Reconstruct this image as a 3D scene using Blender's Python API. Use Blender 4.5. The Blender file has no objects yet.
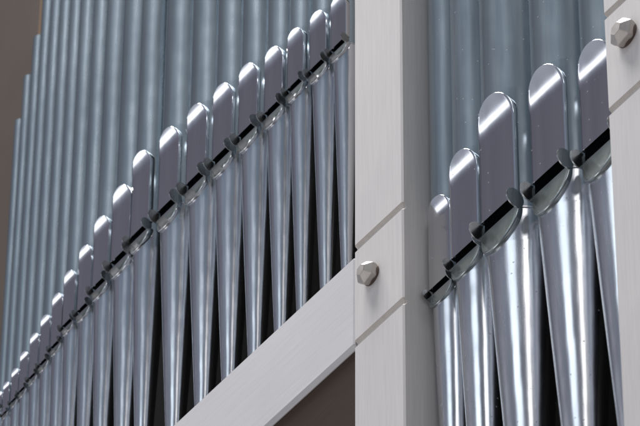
import bpy, bmesh, math, random
from mathutils import Vector, Matrix
random.seed(7)
S = bpy.context.scene
COL = S.collection
PI = math.pi

# ------------------------------------------------------------------ camera
TH, AZ, ROLL = math.radians(44), math.radians(54), math.radians(.33)
FPX = 5244.0
ca, sa, ct, st = math.cos(AZ), math.sin(AZ), math.cos(TH), math.sin(TH)
Fw = Vector((-sa*ct, ca*ct, st)); R0 = Vector((ca, sa, 0)); U0 = R0.cross(Fw)
R1 = math.cos(ROLL)*R0 + math.sin(ROLL)*U0
U1 = R1.cross(Fw)
cam_d = bpy.data.cameras.new('camera')
cam_d.sensor_width = 36; cam_d.lens = 36*FPX/640; cam_d.clip_start = .1; cam_d.clip_end = 200
cam = bpy.data.objects.new('camera', cam_d); COL.objects.link(cam)
cpos = -(FPX/800)*Fw
cam.matrix_world = Matrix(((R1.x, U1.x, -Fw.x, cpos.x), (R1.y, U1.y, -Fw.y, cpos.y), (R1.z, U1.z, -Fw.z, cpos.z), (0, 0, 0, 1)))
S.camera = cam
cam_d.dof.use_dof = True
cam_d.dof.focus_distance = 6.45
cam_d.dof.aperture_fstop = 20
S.render.resolution_x = 1024; S.render.resolution_y = 682

# ------------------------------------------------------------------ surroundings and lamps
w = bpy.data.worlds.new('World'); S.world = w; w.use_nodes = True
nt = w.node_tree; nt.nodes.clear()
def nd(t, ty, **k):
    n = t.nodes.new(ty)
    for a, b in k.items(): setattr(n, a, b)
    return n
out = nd(nt, 'ShaderNodeOutputWorld'); bg = nd(nt, 'ShaderNodeBackground')
tc = nd(nt, 'ShaderNodeTexCoord'); sx = nd(nt, 'ShaderNodeSeparateXYZ'); rp = nd(nt, 'ShaderNodeValToRGB'); mr = nd(nt, 'ShaderNodeMapRange')
nt.links.new(tc.outputs['Generated'], sx.inputs[0]); nt.links.new(sx.outputs['Z'], mr.inputs['Value'])
mr.inputs['From Min'].default_value = -1; mr.inputs['From Max'].default_value = 1
nt.links.new(mr.outputs[0], rp.inputs[0])
els = rp.color_ramp.elements
els[0].position = 0; els[0].color = (.26, .25, .26, 1)
els[1].position = 1; els[1].color = (.40, .42, .42, 1)
for p, c in ((.45, (.36, .38, .42)), (.60, (.38, .41, .47)), (.72, (.24, .26, .33)), (.79, (.14, .14, .18)), (.865, (.122, .120, .152)),
             (.882, (.17, .19, .20)), (.905, (.30, .34, .335)), (.928, (.28, .31, .305)), (.936, (.02, .02, .025)), (.966, (.02, .02, .025)), (.974, (.55, .57, .57))):
    e = els.new(p); e.color = c + (1,)
# the room is darker towards the right
mx = nd(nt, 'ShaderNodeMapRange'); mx.inputs['From Min'].default_value = -.2; mx.inputs['From Max'].default_value = .9
mx.inputs['To Min'].default_value = 1.1; mx.inputs['To Max'].default_value = .46
nt.links.new(sx.outputs['X'], mx.inputs['Value'])
nt.links.new(rp.outputs[0], bg.inputs[0]); 
# and dark behind the organ front, where its case stands
my = nd(nt, 'ShaderNodeMapRange'); my.inputs['From Min'].default_value = -.36; my.inputs['From Max'].default_value = .02
my.inputs['To Min'].default_value = 1.0; my.inputs['To Max'].default_value = .10
nt.links.new(sx.outputs['Y'], my.inputs['Value'])
ml_ = nd(nt, 'ShaderNodeMath', operation='MULTIPLY'); nt.links.new(mx.outputs[0], ml_.inputs[0]); nt.links.new(my.outputs[0], ml_.inputs[1])
nt.links.new(ml_.outputs[0], bg.inputs[1])
nt.links.new(bg.outputs[0], out.inputs[0])

def direction(az, el):
    az, el = math.radians(az), math.radians(el)
    return Vector((math.sin(az)*math.cos(el), -math.cos(az)*math.cos(el), math.sin(el)))
def lamp(name, az, el, dist, sx_, sy_, power, color, target=(0, 0, 0)):
    l = bpy.data.lights.new(name, 'AREA'); l.shape = 'RECTANGLE'; l.size = sx_; l.size_y = sy_
    l.energy = power; l.color = color
    o = bpy.data.objects.new(name, l); COL.objects.link(o)
    o.location = Vector(target) + direction(az, el)*dist
    o.rotation_euler = (Vector(target) - o.location).to_track_quat('-Z', 'Y').to_euler()
    return o
lamp('window_light_left', -54, 27.5, 6.0, 5.0, .50, 17, (.92, .96, 1))
lamp('window_light_blue_front', 8, 49, 6.0, 6.6, 2.0, 5.2, (.42, .74, 1))
lamp('window_light_blue_side', -104, 45, 6.0, 3.8, 2.6, .3, (.42, .76, 1))
lamp('window_light_soft', 14, 32.5, 6.0, 2.4, .7, 20, (.82, .92, 1))
lamp('window_light_white', 60, 31.5, 6.0, 1.2, .8, 17, (1, .98, .97))
lamp('window_light_right', 88, 31, 5.0, .4, 1.4, 13, (1, .92, .84))
lamp('high_window_key', -30, 81, 6.0, 3.0, 3.0, 880, (1, .985, .985))
lamp('low_fill', -15, -38, 6.0, 3.5, 3.5, 60, (1, .97, .96))
S.view_settings.view_transform = 'Standard'; S.view_settings.look = 'None'
S.view_settings.exposure = 0; S.view_settings.gamma = 1
S.render.engine = 'CYCLES'

# ------------------------------------------------------------------ materials
def new_mat(name):
    m = bpy.data.materials.new(name); m.use_nodes = True
    t = m.node_tree; t.nodes.clear()
    o = nd(t, 'ShaderNodeOutputMaterial'); b = nd(t, 'ShaderNodeBsdfPrincipled')
    t.links.new(b.outputs[0], o.inputs[0])
    return m, t, b
def noise(t, scale, stretch, detail=4, rough=.55):
    c = nd(t, 'ShaderNodeTexCoord'); mp = nd(t, 'ShaderNodeMapping'); n = nd(t, 'ShaderNodeTexNoise')
    mp.inputs['Scale'].default_value = stretch
    n.inputs['Scale'].default_value = scale; n.inputs['Detail'].default_value = detail; n.inputs['Roughness'].default_value = rough
    t.links.new(c.outputs['Object'], mp.inputs[0]); t.links.new(mp.outputs[0], n.inputs['Vector'])
    return n
def rng(t, src, a, b, lo=0., hi=1.):
    m = nd(t, 'ShaderNodeMapRange'); m.inputs['From Min'].default_value = lo; m.inputs['From Max'].default_value = hi
    m.inputs['To Min'].default_value = a; m.inputs['To Max'].default_value = b
    t.links.new(src, m.inputs['Value']); return m.outputs[0]
def mixc(t, fac, c1, c2):
    m = nd(t, 'ShaderNodeMix', data_type='RGBA')
    t.links.new(fac, m.inputs[0])
    for i, c in ((6, c1), (7, c2)):
        if isinstance(c, tuple): m.inputs[i].default_value = c + (1,)
        else: t.links.new(c, m.inputs[i])
    return m.outputs[2]
def bump(t, b, h, strength, dist):
    n = nd(t, 'ShaderNodeBump'); n.inputs['Strength'].default_value = strength; n.inputs['Distance'].default_value = dist
    t.links.new(h, n.inputs['Height']); t.links.new(n.outputs[0], b.inputs['Normal'])

def metal(name, c1, c2, r0, r1, dust=0., streak=.02):
    m, t, b = new_mat(name)
    b.inputs['Metallic'].default_value = 1
    n1 = noise(t, 9, (7, 7, .35), 6)                 # long vertical polishing streaks
    n2 = noise(t, 30, (1, 1, .6), 3)
    col = mixc(t, rng(t, n1.outputs[0], 0, 1, .3, .7), c1, c2)
    r = rng(t, n1.outputs[0], r0, r1, .3, .7)
    if dust:
        c = nd(t, 'ShaderNodeTexCoord'); v = nd(t, 'ShaderNodeTexVoronoi'); v.inputs['Scale'].default_value = 75
        t.links.new(c.outputs['Object'], v.inputs['Vector'])
        spot = rng(t, v.outputs['Distance'], 1, 0, .055, .10)
        sp = nd(t, 'ShaderNodeSeparateColor'); t.links.new(v.outputs['Color'], sp.inputs[0])
        sel = nd(t, 'ShaderNodeMath', operation='GREATER_THAN'); sel.inputs[1].default_value = 1 - dust
        t.links.new(sp.outputs[0], sel.inputs[0])
        mu = nd(t, 'ShaderNodeMath', operation='MULTIPLY'); t.links.new(sel.outputs[0], mu.inputs[0]); t.links.new(spot, mu.inputs[1])
        col = mixc(t, mu.outputs[0], col, (.40, .42, .45))
        me = rng(t, mu.outputs[0], .70 if 'zinc' in name else 1, .2); t.links.new(me, b.inputs['Metallic'])
    t.links.new(col, b.inputs['Base Color']); t.links.new(r, b.inputs['Roughness'])
    n3 = noise(t, 16, (1, 1, .5), 2)                  # slight hand-worked unevenness of the sheet
    ad = nd(t, 'ShaderNodeMath', operation='MULTIPLY_ADD'); ad.inputs[1].default_value = 9.0 if 'lip' in name else 8.0
    t.links.new(n3.outputs[0], ad.inputs[0]); t.links.new(n1.outputs[0], ad.inputs[2])
    bump(t, b, ad.outputs[0], 1.0, streak*.01)
    return m
M = {}
M['pipe'] = metal('pipe_metal', (.60, .62, .65), (.68, .70, .73), .17, .25)
M['pipe_dusty'] = metal('dusty_pipe_metal', (.58, .60, .63), (.70, .71, .74), .19, .29, dust=.55)
M['zinc'] = metal('satin_zinc', (.27, .325, .37), (.33, .39, .435), .24, .29)
M['zinc_dusty'] = metal('dusty_satin_zinc', (.23, .28, .32), (.30, .35, .39), .22, .28, dust=.55)
for _k in ('zinc', 'zinc_dusty'):
    _b = M[_k].node_tree.nodes['Principled BSDF']
    if not _b.inputs['Metallic'].is_linked: _b.inputs['Metallic'].default_value = .86
M['lip'] = metal('lip_metal', (.66, .66, .68), (.72, .72, .74), .10, .15, streak=.006)
M['lip_dusty'] = metal('dusty_lip_metal', (.66, .66, .68), (.72, .72, .74), .11, .16, dust=.5, streak=.006)
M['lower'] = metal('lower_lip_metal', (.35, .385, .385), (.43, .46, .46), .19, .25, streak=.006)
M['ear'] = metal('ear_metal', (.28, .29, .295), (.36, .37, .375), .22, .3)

def wood(name, c1, c2, rough=.55):
    m, t, b = new_mat(name)
    g = noise(t, 22, (9, 9, .4), 8, .7)
    pch = noise(t, 3.5, (1, 1, 1), 3)
    c = mixc(t, rng(t, g.outputs[0], 0, 1, .3, .72), c1, c2)
    mm = nd(t, 'ShaderNodeMix', data_type='RGBA', blend_type='MULTIPLY'); mm.inputs[0].default_value = 1
    t.links.new(c, mm.inputs[6]); t.links.new(mixc(t, pch.outputs[0], (.86, .855, .86), (1.08, 1.07, 1.05)), mm.inputs[7])
    t.links.new(mm.outputs[2], b.inputs['Base Color']); b.inputs['Roughness'].default_value = rough
    bump(t, b, g.outputs[0], .35, .0004)
    return m
M['white_wood'] = wood('whitewashed_wood', (.62, .595, .585), (.72, .69, .675))
M['bare'] = wood('bare_notch_wood', (.56, .52, .48), (.64, .60, .56))
def wood_h(name, c1, c2):
    m = wood(name, c1, c2)
    for n in m.node_tree.nodes:
        if n.type == 'MAPPING' and abs(n.inputs['Scale'].default_value[2]-.4) < .01: n.inputs['Scale'].default_value = (.4, 9, 9)
    return m
M['white_rail'] = wood_h('whitewashed_rail_wood', (.63, .615, .62), (.71, .695, .70))
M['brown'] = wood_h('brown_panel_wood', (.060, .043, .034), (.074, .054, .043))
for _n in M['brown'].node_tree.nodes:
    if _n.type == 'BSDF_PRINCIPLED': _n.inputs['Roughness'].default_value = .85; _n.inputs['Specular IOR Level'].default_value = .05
M['dark'] = wood('interior_shade_dark', (.005, .0045, .0045), (.009, .008, .0075), .9)  # near-black colour stands in for the unlit inside of case and pipes
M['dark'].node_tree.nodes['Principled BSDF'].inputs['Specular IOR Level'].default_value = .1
M['ochre'] = wood('ochre_wood', (.10, .06, .032), (.14, .085, .045))
def plain(name, c1, c2, rough, metallic=0., scale=20):
    m, t, b = new_mat(name)
    n = noise(t, scale, (1, 1, 1), 5)
    t.links.new(mixc(t, rng(t, n.outputs[0], 0, 1, .3, .7), c1, c2), b.inputs['Base Color'])
    b.inputs['Roughness'].default_value = rough; b.inputs['Metallic'].default_value = metallic
    bump(t, b, n.outputs[0], .4, .0008)
    return m
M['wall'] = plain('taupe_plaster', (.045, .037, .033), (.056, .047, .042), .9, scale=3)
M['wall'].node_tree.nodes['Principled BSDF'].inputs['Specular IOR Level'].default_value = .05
M['bolt'] = plain('dull_bronze', (.47, .43, .40), (.60, .565, .53), .48, .5, scale=60)
M['washer'] = plain('dark_bronze', (.12, .09, .075), (.17, .13, .11), .5, .6, scale=60)

# ------------------------------------------------------------------ helpers
def obj(name, verts, faces, mat, parent=None, smooth=True, angle=None, sharp=None):
    me = bpy.data.meshes.new(name); me.from_pydata(verts, [], faces); me.update()
    bm = bmesh.new(); bm.from_mesh(me); bmesh.ops.remove_doubles(bm, verts=bm.verts, dist=1e-6)
    bmesh.ops.dissolve_degenerate(bm, edges=bm.edges, dist=1e-7)
    for f in bm.faces: f.smooth = smooth
    if angle is not None:
        for e in bm.edges:
            if len(e.link_faces) == 2 and e.calc_face_angle(0) > angle: e.smooth = False
    bm.to_mesh(me); bm.free()
    me.materials.append(mat)
    o = bpy.data.objects.new(name, me); COL.objects.link(o)
    if parent: o.parent = parent
    return o
def tag(o, label, cat, group=None):
    o['label'] = label; o['category'] = cat
    if group: o['group'] = group
def empty(name, loc):
    o = bpy.data.objects.new(name, None); COL.objects.link(o); o.location = loc; o.empty_display_size = .05
    return o
class G:
    def __init__(s): s.v = []; s.f = []
    def row(s, pts): i = len(s.v); s.v += pts; return list(range(i, i+len(pts)))
    def strip(s, a, b, flip=False):
        for k in range(len(a)-1):
            q = [a[k], a[k+1], b[k+1], b[k]]
            s.f.append(q[::-1] if flip else q)
def smooth01(x): x = max(0, min(1, x)); return x*x*(3-2*x)

# ------------------------------------------------------------------ one organ pipe
def foot_radius(R, zd, L):                      # zd: distance below the mouth
    return R*(.985 - .80*(zd/L)**1.10)
def make_pipe(u, z_mouth, z_lip, R, wr, z_top, L, label, group, dusty, ypos=.055):
    root = empty('organ_pipe', (u, ypos, z_mouth - .21*R - L))
    tag(root, label, 'organ pipe', group)
    mp = M['pipe_dusty'] if dusty else M['pipe']; ml = M['lip_dusty'] if dusty else M['lip']
    cut = (.44 if dusty else .52)*R                                  # height of the mouth slot
    z_mouth -= cut/2
    z0 = L                                       # lower edge of the slot in local coordinates
    ztop = z_lip - z_mouth + L                   # top of the upper lip
    zb = z0 + cut
    hw = wr*R; ra = 1.12*hw; rb = 1.45*hw        # arch height and height of the bend
    zs = ztop - ra; zq = ztop - rb
    top = z_top - z_mouth + L
    N = 40
    def half(z, h=hw):
        if z <= zs: return h
        return h*math.sqrt(max(0, 1-((z-zs)/ra)**2))
    hb = min(hw, .97*R)
    # body: shell round the back, open behind the raised upper lip
    g = G(); rows = []
    levels = [z0, zb, (zb+zs)/2] + [zs + ra*math.sin(PI/2*k/22) for k in range(23)]
    levels += [ztop + (top-ztop)*k/4 for k in range(1, 5)]
    for z in levels:
        ph = math.asin(min(1, .97*half(z, hb)/R)) if z < ztop-1e-7 else 0
        rows.append(g.row([(R*math.sin(ph+(2*PI-2*ph)*k/N), -R*math.cos(ph+(2*PI-2*ph)*k/N), z) for k in range(N+1)]))
    for a, b in zip(rows, rows[1:]): g.strip(a, b)
    ri = g.row([(.93*R*math.sin(2*PI*k/N), -.93*R*math.cos(2*PI*k/N), top) for k in range(N+1)]); g.strip(rows[-1], ri)
    rj = g.row([(.93*R*math.sin(2*PI*k/N), -.93*R*math.cos(2*PI*k/N), top-R*2) for k in range(N+1)]); g.strip(ri, rj)
    obj('pipe_body', g.v, g.f, M['zinc_dusty'] if dusty else M['zinc'], root, angle=math.radians(50))
    # upper lip: a raised plate, flat below, bending forward to a round top
    g = G(); rows = []; K = 16; ov = 0
    def dep_at(z):
        t = max(0, (z-zq)/rb); return R*(.80 + .255*t**1.5)
    lev = [zb, zb+.03*R] + [zb+(zq-zb)*k/3 for k in range(1, 4)] + [zq+(zs-zq)*k/6 for k in range(1, 7)] + [zs + ra*math.sin(PI/2*k/24) for k in range(1, 25)]
    front = []; rim = .012*R
    for z in lev:
        h = half(z); y = -dep_at(z)
        xs = [-h+2*h*k/K for k in range(K+1)]
        rows.append(g.row([(x, y, z) for x in xs]))
        front.append((h, y, z))
    for a, b in zip(rows, rows[1:]): g.strip(a, b)
    for sgn in (1, -1):                           # rounded rim and side wall back to the body
        q = []
        for o_, dy in ((0, 0), (.010*R, .006*R), (.015*R, .022*R), (.008*R, None)):
            pts = []
            for h, y, z in front:
                t = max(0, (z-zs)/ra)
                nx, nz = (math.sqrt(max(0, 1-t*t)), t)
                yy = y+dy if dy is not None else min(-math.sqrt(max(0, R*R-h*h))+.03*R, -.05*R) if z > zb+1e-6 else -math.sqrt(max(0, R*R-h*h))+.03*R
                if dy is None: yy = max(yy, y+.05*R)
                pts.append((sgn*(h+o_*nx), yy, z+o_*nz))
            q.append(g.row(pts))
        for a, b in zip(q, q[1:]): g.strip(a, b, flip=sgn > 0)
    h, y, z = front[0]
    a = g.row([(-h, y, z), (h, y, z)]); b = g.row([(-h, y+.06*R, z), (h, y+.06*R, z)])
    g.strip(a, b, flip=True)
    obj('upper_lip', g.v, g.f, ml, root, angle=math.radians(40))
    # foot: tapering cone, with a gap where the lower lip is pressed in
    g = G(); rows = []
    rl = (1.10 if dusty else 1.20)*R                                   # height of the pressed lower lip
    fl = [rl*math.sin(PI/2*k/16) for k in range(17)] + [rl + (L-rl)*k/10 for k in range(1, 11)]
    lipf = []
    for zd in fl:
        r = foot_radius(R, zd, L)
        q = math.sqrt(max(0, 1-(zd/rl)**2)) if zd < rl-1e-7 else 0
        h = min(hw*.98*q, r*.96*q)
        ph = math.asin(min(1, h/r))
        rows.append(g.row([(r*math.sin(ph+(2*PI-2*ph)*k/N), -r*math.cos(ph+(2*PI-2*ph)*k/N), z0-zd) for k in range(N+1)]))
        if zd <= rl+1e-9: lipf.append((h, (.79 + .24*(zd/rl)**1.7)*R, z0-zd, math.sqrt(max(0, r*r-h*h))))
    for a, b in zip(rows, rows[1:]): g.strip(a, b, flip=True)
    # rolled seam where foot and body are soldered
    for rr, za, zc in ((1.012, .012, -.03),):
        ph = math.asin(min(1, hw/R))
        A = [ph+(2*PI-2*ph)*k/N for k in range(N+1)]
        q = [g.row([(s_*R*math.sin(x), -s_*R*math.cos(x), z0+dz*R) for x in A]) for s_, dz in ((.97, .03), (rr, .02), (rr, -.03), (.96, -.04))]
        for a, b in zip(q, q[1:]): g.strip(a, b, flip=True)
    obj('pipe_foot', g.v, g.f, mp, root, angle=math.radians(50))
    # lower lip
    g = G(); rows = []
    for h, d, z, c in lipf:
        hh = h*1.04
        rows.append(g.row([(-hh+2*hh*k/12, -max(d, c+.008*R), z) for k in range(13)]))
    for a, b in zip(rows, rows[1:]): g.strip(a, b, flip=True)
    for sgn in (1, -1):                           # rolled rim and side walls back to the foot
        q = []
        for o_, dy in ((0, 0), (.022*R, .006*R), (.042*R, .028*R), (.046*R, .055*R), (.036*R, None)):
            pts = []
            for h, d, z, c in lipf:
                t = (z0-z)/rl
                nx, nz = math.sqrt(max(0, 1-t*t)), t
                y0_ = -max(d, c+.008*R)
                yy = y0_+dy if dy is not None else max(-c+.05*R, y0_+.08*R)
                pts.append((sgn*(h*1.04+o_*nx), yy, z-o_*nz))
            q.append(g.row(pts))
        for a, b in zip(q, q[1:]): g.strip(a, b, flip=sgn < 0)
    h, d, z, c = lipf[0]                          # its thin upper edge
    b = g.row([(-h*1.04+2*h*1.04*k/12, -(d-.06*R), z) for k in range(13)]); g.strip(rows[0], b)
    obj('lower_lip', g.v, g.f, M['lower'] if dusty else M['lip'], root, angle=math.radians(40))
    # languid: the plate closing the foot just behind the slot
    g = G(); dm = math.sqrt(R*R-hw*hw)
    ring = [(.96*R*math.sin(ph+(2*PI-2*ph)*k/N), -.96*R*math.cos(ph+(2*PI-2*ph)*k/N), z0+.03*R) for k in range(N+1)]
    i = g.row(ring); c = g.row([(0, .1*R, z0+.03*R)])[0]
    for k in range(N): g.f.append([i[k], i[k+1], c])
    obj('languid', g.v, g.f, M['dark'], root, smooth=False)  # coloured near black in place of the shade inside the mouth
    # ears: two round plates standing out at the ends of the slot
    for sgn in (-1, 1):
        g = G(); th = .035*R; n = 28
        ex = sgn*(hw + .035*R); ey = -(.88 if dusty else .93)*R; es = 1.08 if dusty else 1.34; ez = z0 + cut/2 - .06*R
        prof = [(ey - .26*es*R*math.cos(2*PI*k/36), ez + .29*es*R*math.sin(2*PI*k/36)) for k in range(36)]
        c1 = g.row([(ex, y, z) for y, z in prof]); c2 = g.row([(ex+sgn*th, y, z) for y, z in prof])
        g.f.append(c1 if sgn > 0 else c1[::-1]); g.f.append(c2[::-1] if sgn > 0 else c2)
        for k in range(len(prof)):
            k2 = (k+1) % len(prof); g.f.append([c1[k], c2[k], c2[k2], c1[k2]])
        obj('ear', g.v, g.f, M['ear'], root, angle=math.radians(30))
    return root

# ------------------------------------------------------------------ structure: wall behind
def box_v(x0, x1, y0, y1, z0, z1):
    v = [(x, y, z) for z in (z0, z1) for y in (y0, y1) for x in (x0, x1)]
    f = [(0, 2, 3, 1), (4, 5, 7, 6), (0, 1, 5, 4), (2, 6, 7, 3), (0, 4, 6, 2), (1, 3, 7, 5)]
    return v, f
def box(name, b, mat, parent=None, bevel=0.):
    v, f = box_v(*b); me = bpy.data.meshes.new(name); me.from_pydata(v, [], f)
    bm = bmesh.new(); bm.from_mesh(me)
    if bevel: bmesh.ops.bevel(bm, geom=bm.edges[:], offset=bevel, segments=2, affect='EDGES', clamp_overlap=True)
    bmesh.ops.recalc_face_normals(bm, faces=bm.faces); bm.to_mesh(me); bm.free()
    me.materials.append(mat); o = bpy.data.objects.new(name, me); COL.objects.link(o)
    if parent: o.parent = parent
    return o
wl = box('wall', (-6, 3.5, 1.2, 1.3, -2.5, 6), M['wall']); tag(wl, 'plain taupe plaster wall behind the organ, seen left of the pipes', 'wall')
bb = empty('case_back', (0, .30, -1)); tag(bb, 'wooden back of the organ case, coloured near black as shade in the gaps behind the pipe feet', 'case back')
bp = box('back_board', (-1.168, 1.2, 0, .02, -1.2, 2.6), M['dark'], bb)  # shade between the feet is put into this board's colour
bs = box('edge_strip', (-1.178, -1.171, -.004, .024, 1.0, 2.6), M['ochre'], bb)

# ------------------------------------------------------------------ posts, rail, bolts
def prism(name, sections, mat, parent):
    """sections: list of (x0,x1,y0,y1,z) rings joined upwards, capped"""
    g = G(); rows = []
    for x0, x1, y0, y1, z, c in sections:
        ring = [(x0+c, y0), (x1-c, y0), (x1, y0+c), (x1, y1), (x0, y1), (x0, y0+c)]
        rows.append(g.row([(x, y, z) for x, y in ring]))
    for a, b in zip(rows, rows[1:]):
        for k in range(6):
            k2 = (k+1) % 6; g.f.append([a[k], a[k2], b[k2], b[k]])
    g.f.append(rows[0][::-1]); g.f.append(rows[-1])
    return obj(name, g.v, g.f, mat, parent, smooth=False)
ZG = (-.277, -.1185)
def post(u0, u1, label):
    p = empty('post', (u0, 0, -1.2)); tag(p, label, 'wooden post', 'white posts of the organ case')
    W = u1-u0; c = .0022; gd, gh = .0035, .0062
    secs = []
    def ring(z, k): secs.append((0, W, k, .12, z, c))
    ring(0, 0)
    for zg in ZG:
        z = zg+1.2; ring(z-gh, 0); ring(z-gh*.3, gd); ring(z+gh*.55, gd); ring(z+gh, 0)
    ring(2.6, 0)
    sh = prism('post_shaft', secs, M['white_wood'], p)
    sh.data.materials.append(M['bare'])
    for f in sh.data.polygons:                    # the two notches show bare wood
        if abs(f.normal.x) < .8 and abs(f.normal.z) < .9 and any(abs(f.center.z-1.2-zg) < gh*1.01 for zg in ZG): f.material_index = 1
    return p
post(.0715, .1705, 'pale whitewashed post in the middle with the sloping board joined to its left side')
post(.5625, .68, 'pale whitewashed post at the right edge, half hiding the last large pipe')
rr = empty('rail', (-1.0, 0, -.28)); tag(rr, 'wide pale board crossing in front of the left pipe feet up to the middle post', 'wooden rail')
g = G()
pf = [(.0, .1475), (.0, .006), (.0048, .0006), (.0060, .0006), (.0060, .149), (.0015, .149)]
a = g.row([(0, y, z) for y, z in pf]); b = g.row([(1.0695, y, z) for y, z in pf]); c = g.row([(1.0713, y+.002 if i in (0, 1, 2, 5) else y, z) for i, (y, z) in enumerate(pf)])
for p_, q_ in ((a, b), (b, c)):
    for k in range(6): k2 = (k+1) % 6; g.f.append([p_[k], p_[k2], q_[k2], q_[k]])
g.f.append(a); g.f.append(c[::-1])
o = obj('rail_board', g.v, g.f, M['white_rail'], rr, smooth=False)
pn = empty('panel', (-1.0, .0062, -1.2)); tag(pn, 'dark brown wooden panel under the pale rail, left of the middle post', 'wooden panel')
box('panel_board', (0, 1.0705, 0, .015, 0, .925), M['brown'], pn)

def bolt(u, z, r, label, rot):
    p = empty('bolt', (u, 0, z)); tag(p, label, 'bolt', 'faceted bolts in the posts')
    g = G(); n = 6
    def ring(rad, y, sides=6, ro=0): return g.row([(rad*math.cos(2*PI*k/sides+rot+ro), y, rad*math.sin(2*PI*k/sides+rot+ro)) for k in range(sides)])
    rows = [ring(r*.93, -.0035), ring(r, -.0055), ring(r, -.0105), ring(r*.45, -.0185)]
    for a, b in zip(rows, rows[1:]):
        for k in range(6): k2 = (k+1) % 6; g.f.append([a[k], b[k], b[k2], a[k2]])
    g.f.append(rows[-1]); g.f.append(rows[0][::-1])
    h = obj('bolt_head', g.v, g.f, M['bolt'], p, smooth=False)
    bm = bmesh.new(); bm.from_mesh(h.data); bmesh.ops.bevel(bm, geom=bm.edges[:], offset=.0004, segments=2, affect='EDGES'); bm.to_mesh(h.data); bm.free()
    g = G(); a = g.row([(r*.86*math.cos(2*PI*k/32), -.0038, r*.86*math.sin(2*PI*k/32)) for k in range(32)]); b = g.row([(r*.86*math.cos(2*PI*k/32), .001, r*.86*math.sin(2*PI*k/32)) for k in range(32)])
    for k in range(32): k2 = (k+1) % 32; g.f.append([a[k], a[k2], b[k2], b[k]])
    g.f.append(a[::-1]); obj('washer', g.v, g.f, M['washer'], p, angle=.5)
bolt(.1085, -.190, .0165, 'pale faceted hexagonal bolt head in the middle post, beside the rail end', .35)
bolt(.6045, -.183, .0195, 'pale faceted hexagonal bolt head at the upper right corner of the photo', .25)

# ------------------------------------------------------------------ pipes
# (axis position, ear height, top of upper lip, radius, lip half width / radius)
LEFT = [(-0.8184, 0.2852, 0.3152, 0.0085, 0.860),
 (-0.8005, 0.2648, 0.3193, 0.0090, 0.860),
 (-0.7770, 0.2709, 0.3269, 0.0105, 0.860),
 (-0.7546, 0.2742, 0.3417, 0.0115, 0.860),
 (-0.7282, 0.2796, 0.3561, 0.0128, 0.860),
 (-0.7002, 0.2850, 0.3690, 0.0140, 0.860),
 (-0.6702, 0.2944, 0.3869, 0.0152, 0.860),
 (-0.6386, 0.3109, 0.4049, 0.0170, 0.860),
 (-0.5996, 0.3093, 0.4223, 0.0185, 0.860),
 (-0.5560, 0.3206, 0.4421, 0.0222, 0.860),
 (-0.5022, 0.3274, 0.4574, 0.0265, 0.860),
 (-0.4577, 0.3395, 0.4885, 0.0257, 0.860),
 (-0.3831, 0.3292, 0.4722, 0.0310, 0.773),
 (-0.3181, 0.3288, 0.4643, 0.0310, 0.760),
 (-0.2601, 0.3295, 0.4570, 0.0292, 0.791),
 (-0.2034, 0.3300, 0.4495, 0.0280, 0.788),
 (-0.1488, 0.3280, 0.4375, 0.0255, 0.820),
 (-0.1043, 0.3369, 0.4374, 0.0220, 0.860),
 (-0.0534, 0.3309, 0.4279, 0.0225, 0.840),
 (-0.0107, 0.3337, 0.4212, 0.0205, 0.860)]
RIGHT = [(0.1998, -0.2613, -0.1143, 0.0275, 0.860),
 (0.2645, -0.2526, -0.0846, 0.0330, 0.860),
 (0.3485, -0.2590, -0.0655, 0.0465, 0.761),
 (0.4472, -0.2718, -0.0978, 0.0475, 0.719),
 (0.5380, -0.2899, -0.1309, 0.0460, 0.737)]
TOE_L, TOE_R = -.20, -.92
LEFT = [(u-.26*R, a+.003, b-.07*R+.004, R*.96, min(wr, .90)) for u, a, b, R, wr in LEFT]
RIGHT = [(max(u-.32*R, .1983), a+.008, b-.07*R+(.008 if R > .04 else .004), min(R*.985, .0262 if u < .21 else 1), wr*.96) for u, a, b, R, wr in RIGHT]
n = len(LEFT)
for i, (u, ze, zl, R, wr) in enumerate(LEFT):
    zm = ze
    ztp = {0: .852, 1: .929, 2: .992, 3: 1.10}.get(i, 1.35+.07*i)
    ztp = min(ztp, 2.1)
    if i == 0: lab = 'shortest leftmost organ pipe, its mouth cut off by the left edge'
    elif i == n-1: lab = 'organ pipe touching the left side of the middle post and partly hidden by it'
    elif i < 10: lab = 'slim organ pipe, number %d from the taupe wall at left' % (i+1)
    else: lab = 'organ pipe of the left group, number %d leftwards from the middle post' % (n-i)
    make_pipe(u, zm, zl, R, wr, ztp, zm-TOE_L, lab, 'organ pipes left of the middle post', False)
names = ['smallest organ pipe of the right group, directly right of the middle post', 'second organ pipe right of the middle post, with a low round-topped lip',
         'third organ pipe right of the middle post, large and speckled with dust', 'large organ pipe fourth from the middle post with the highest round lip seen whole',
         'large organ pipe half hidden behind the right edge post']
for (u, ze, zl, R, wr), lab in zip(RIGHT, names):
    zm = ze
    make_pipe(u, zm, zl, R, wr, 1.0, zm-TOE_R, lab, 'organ pipes right of the middle post', True)
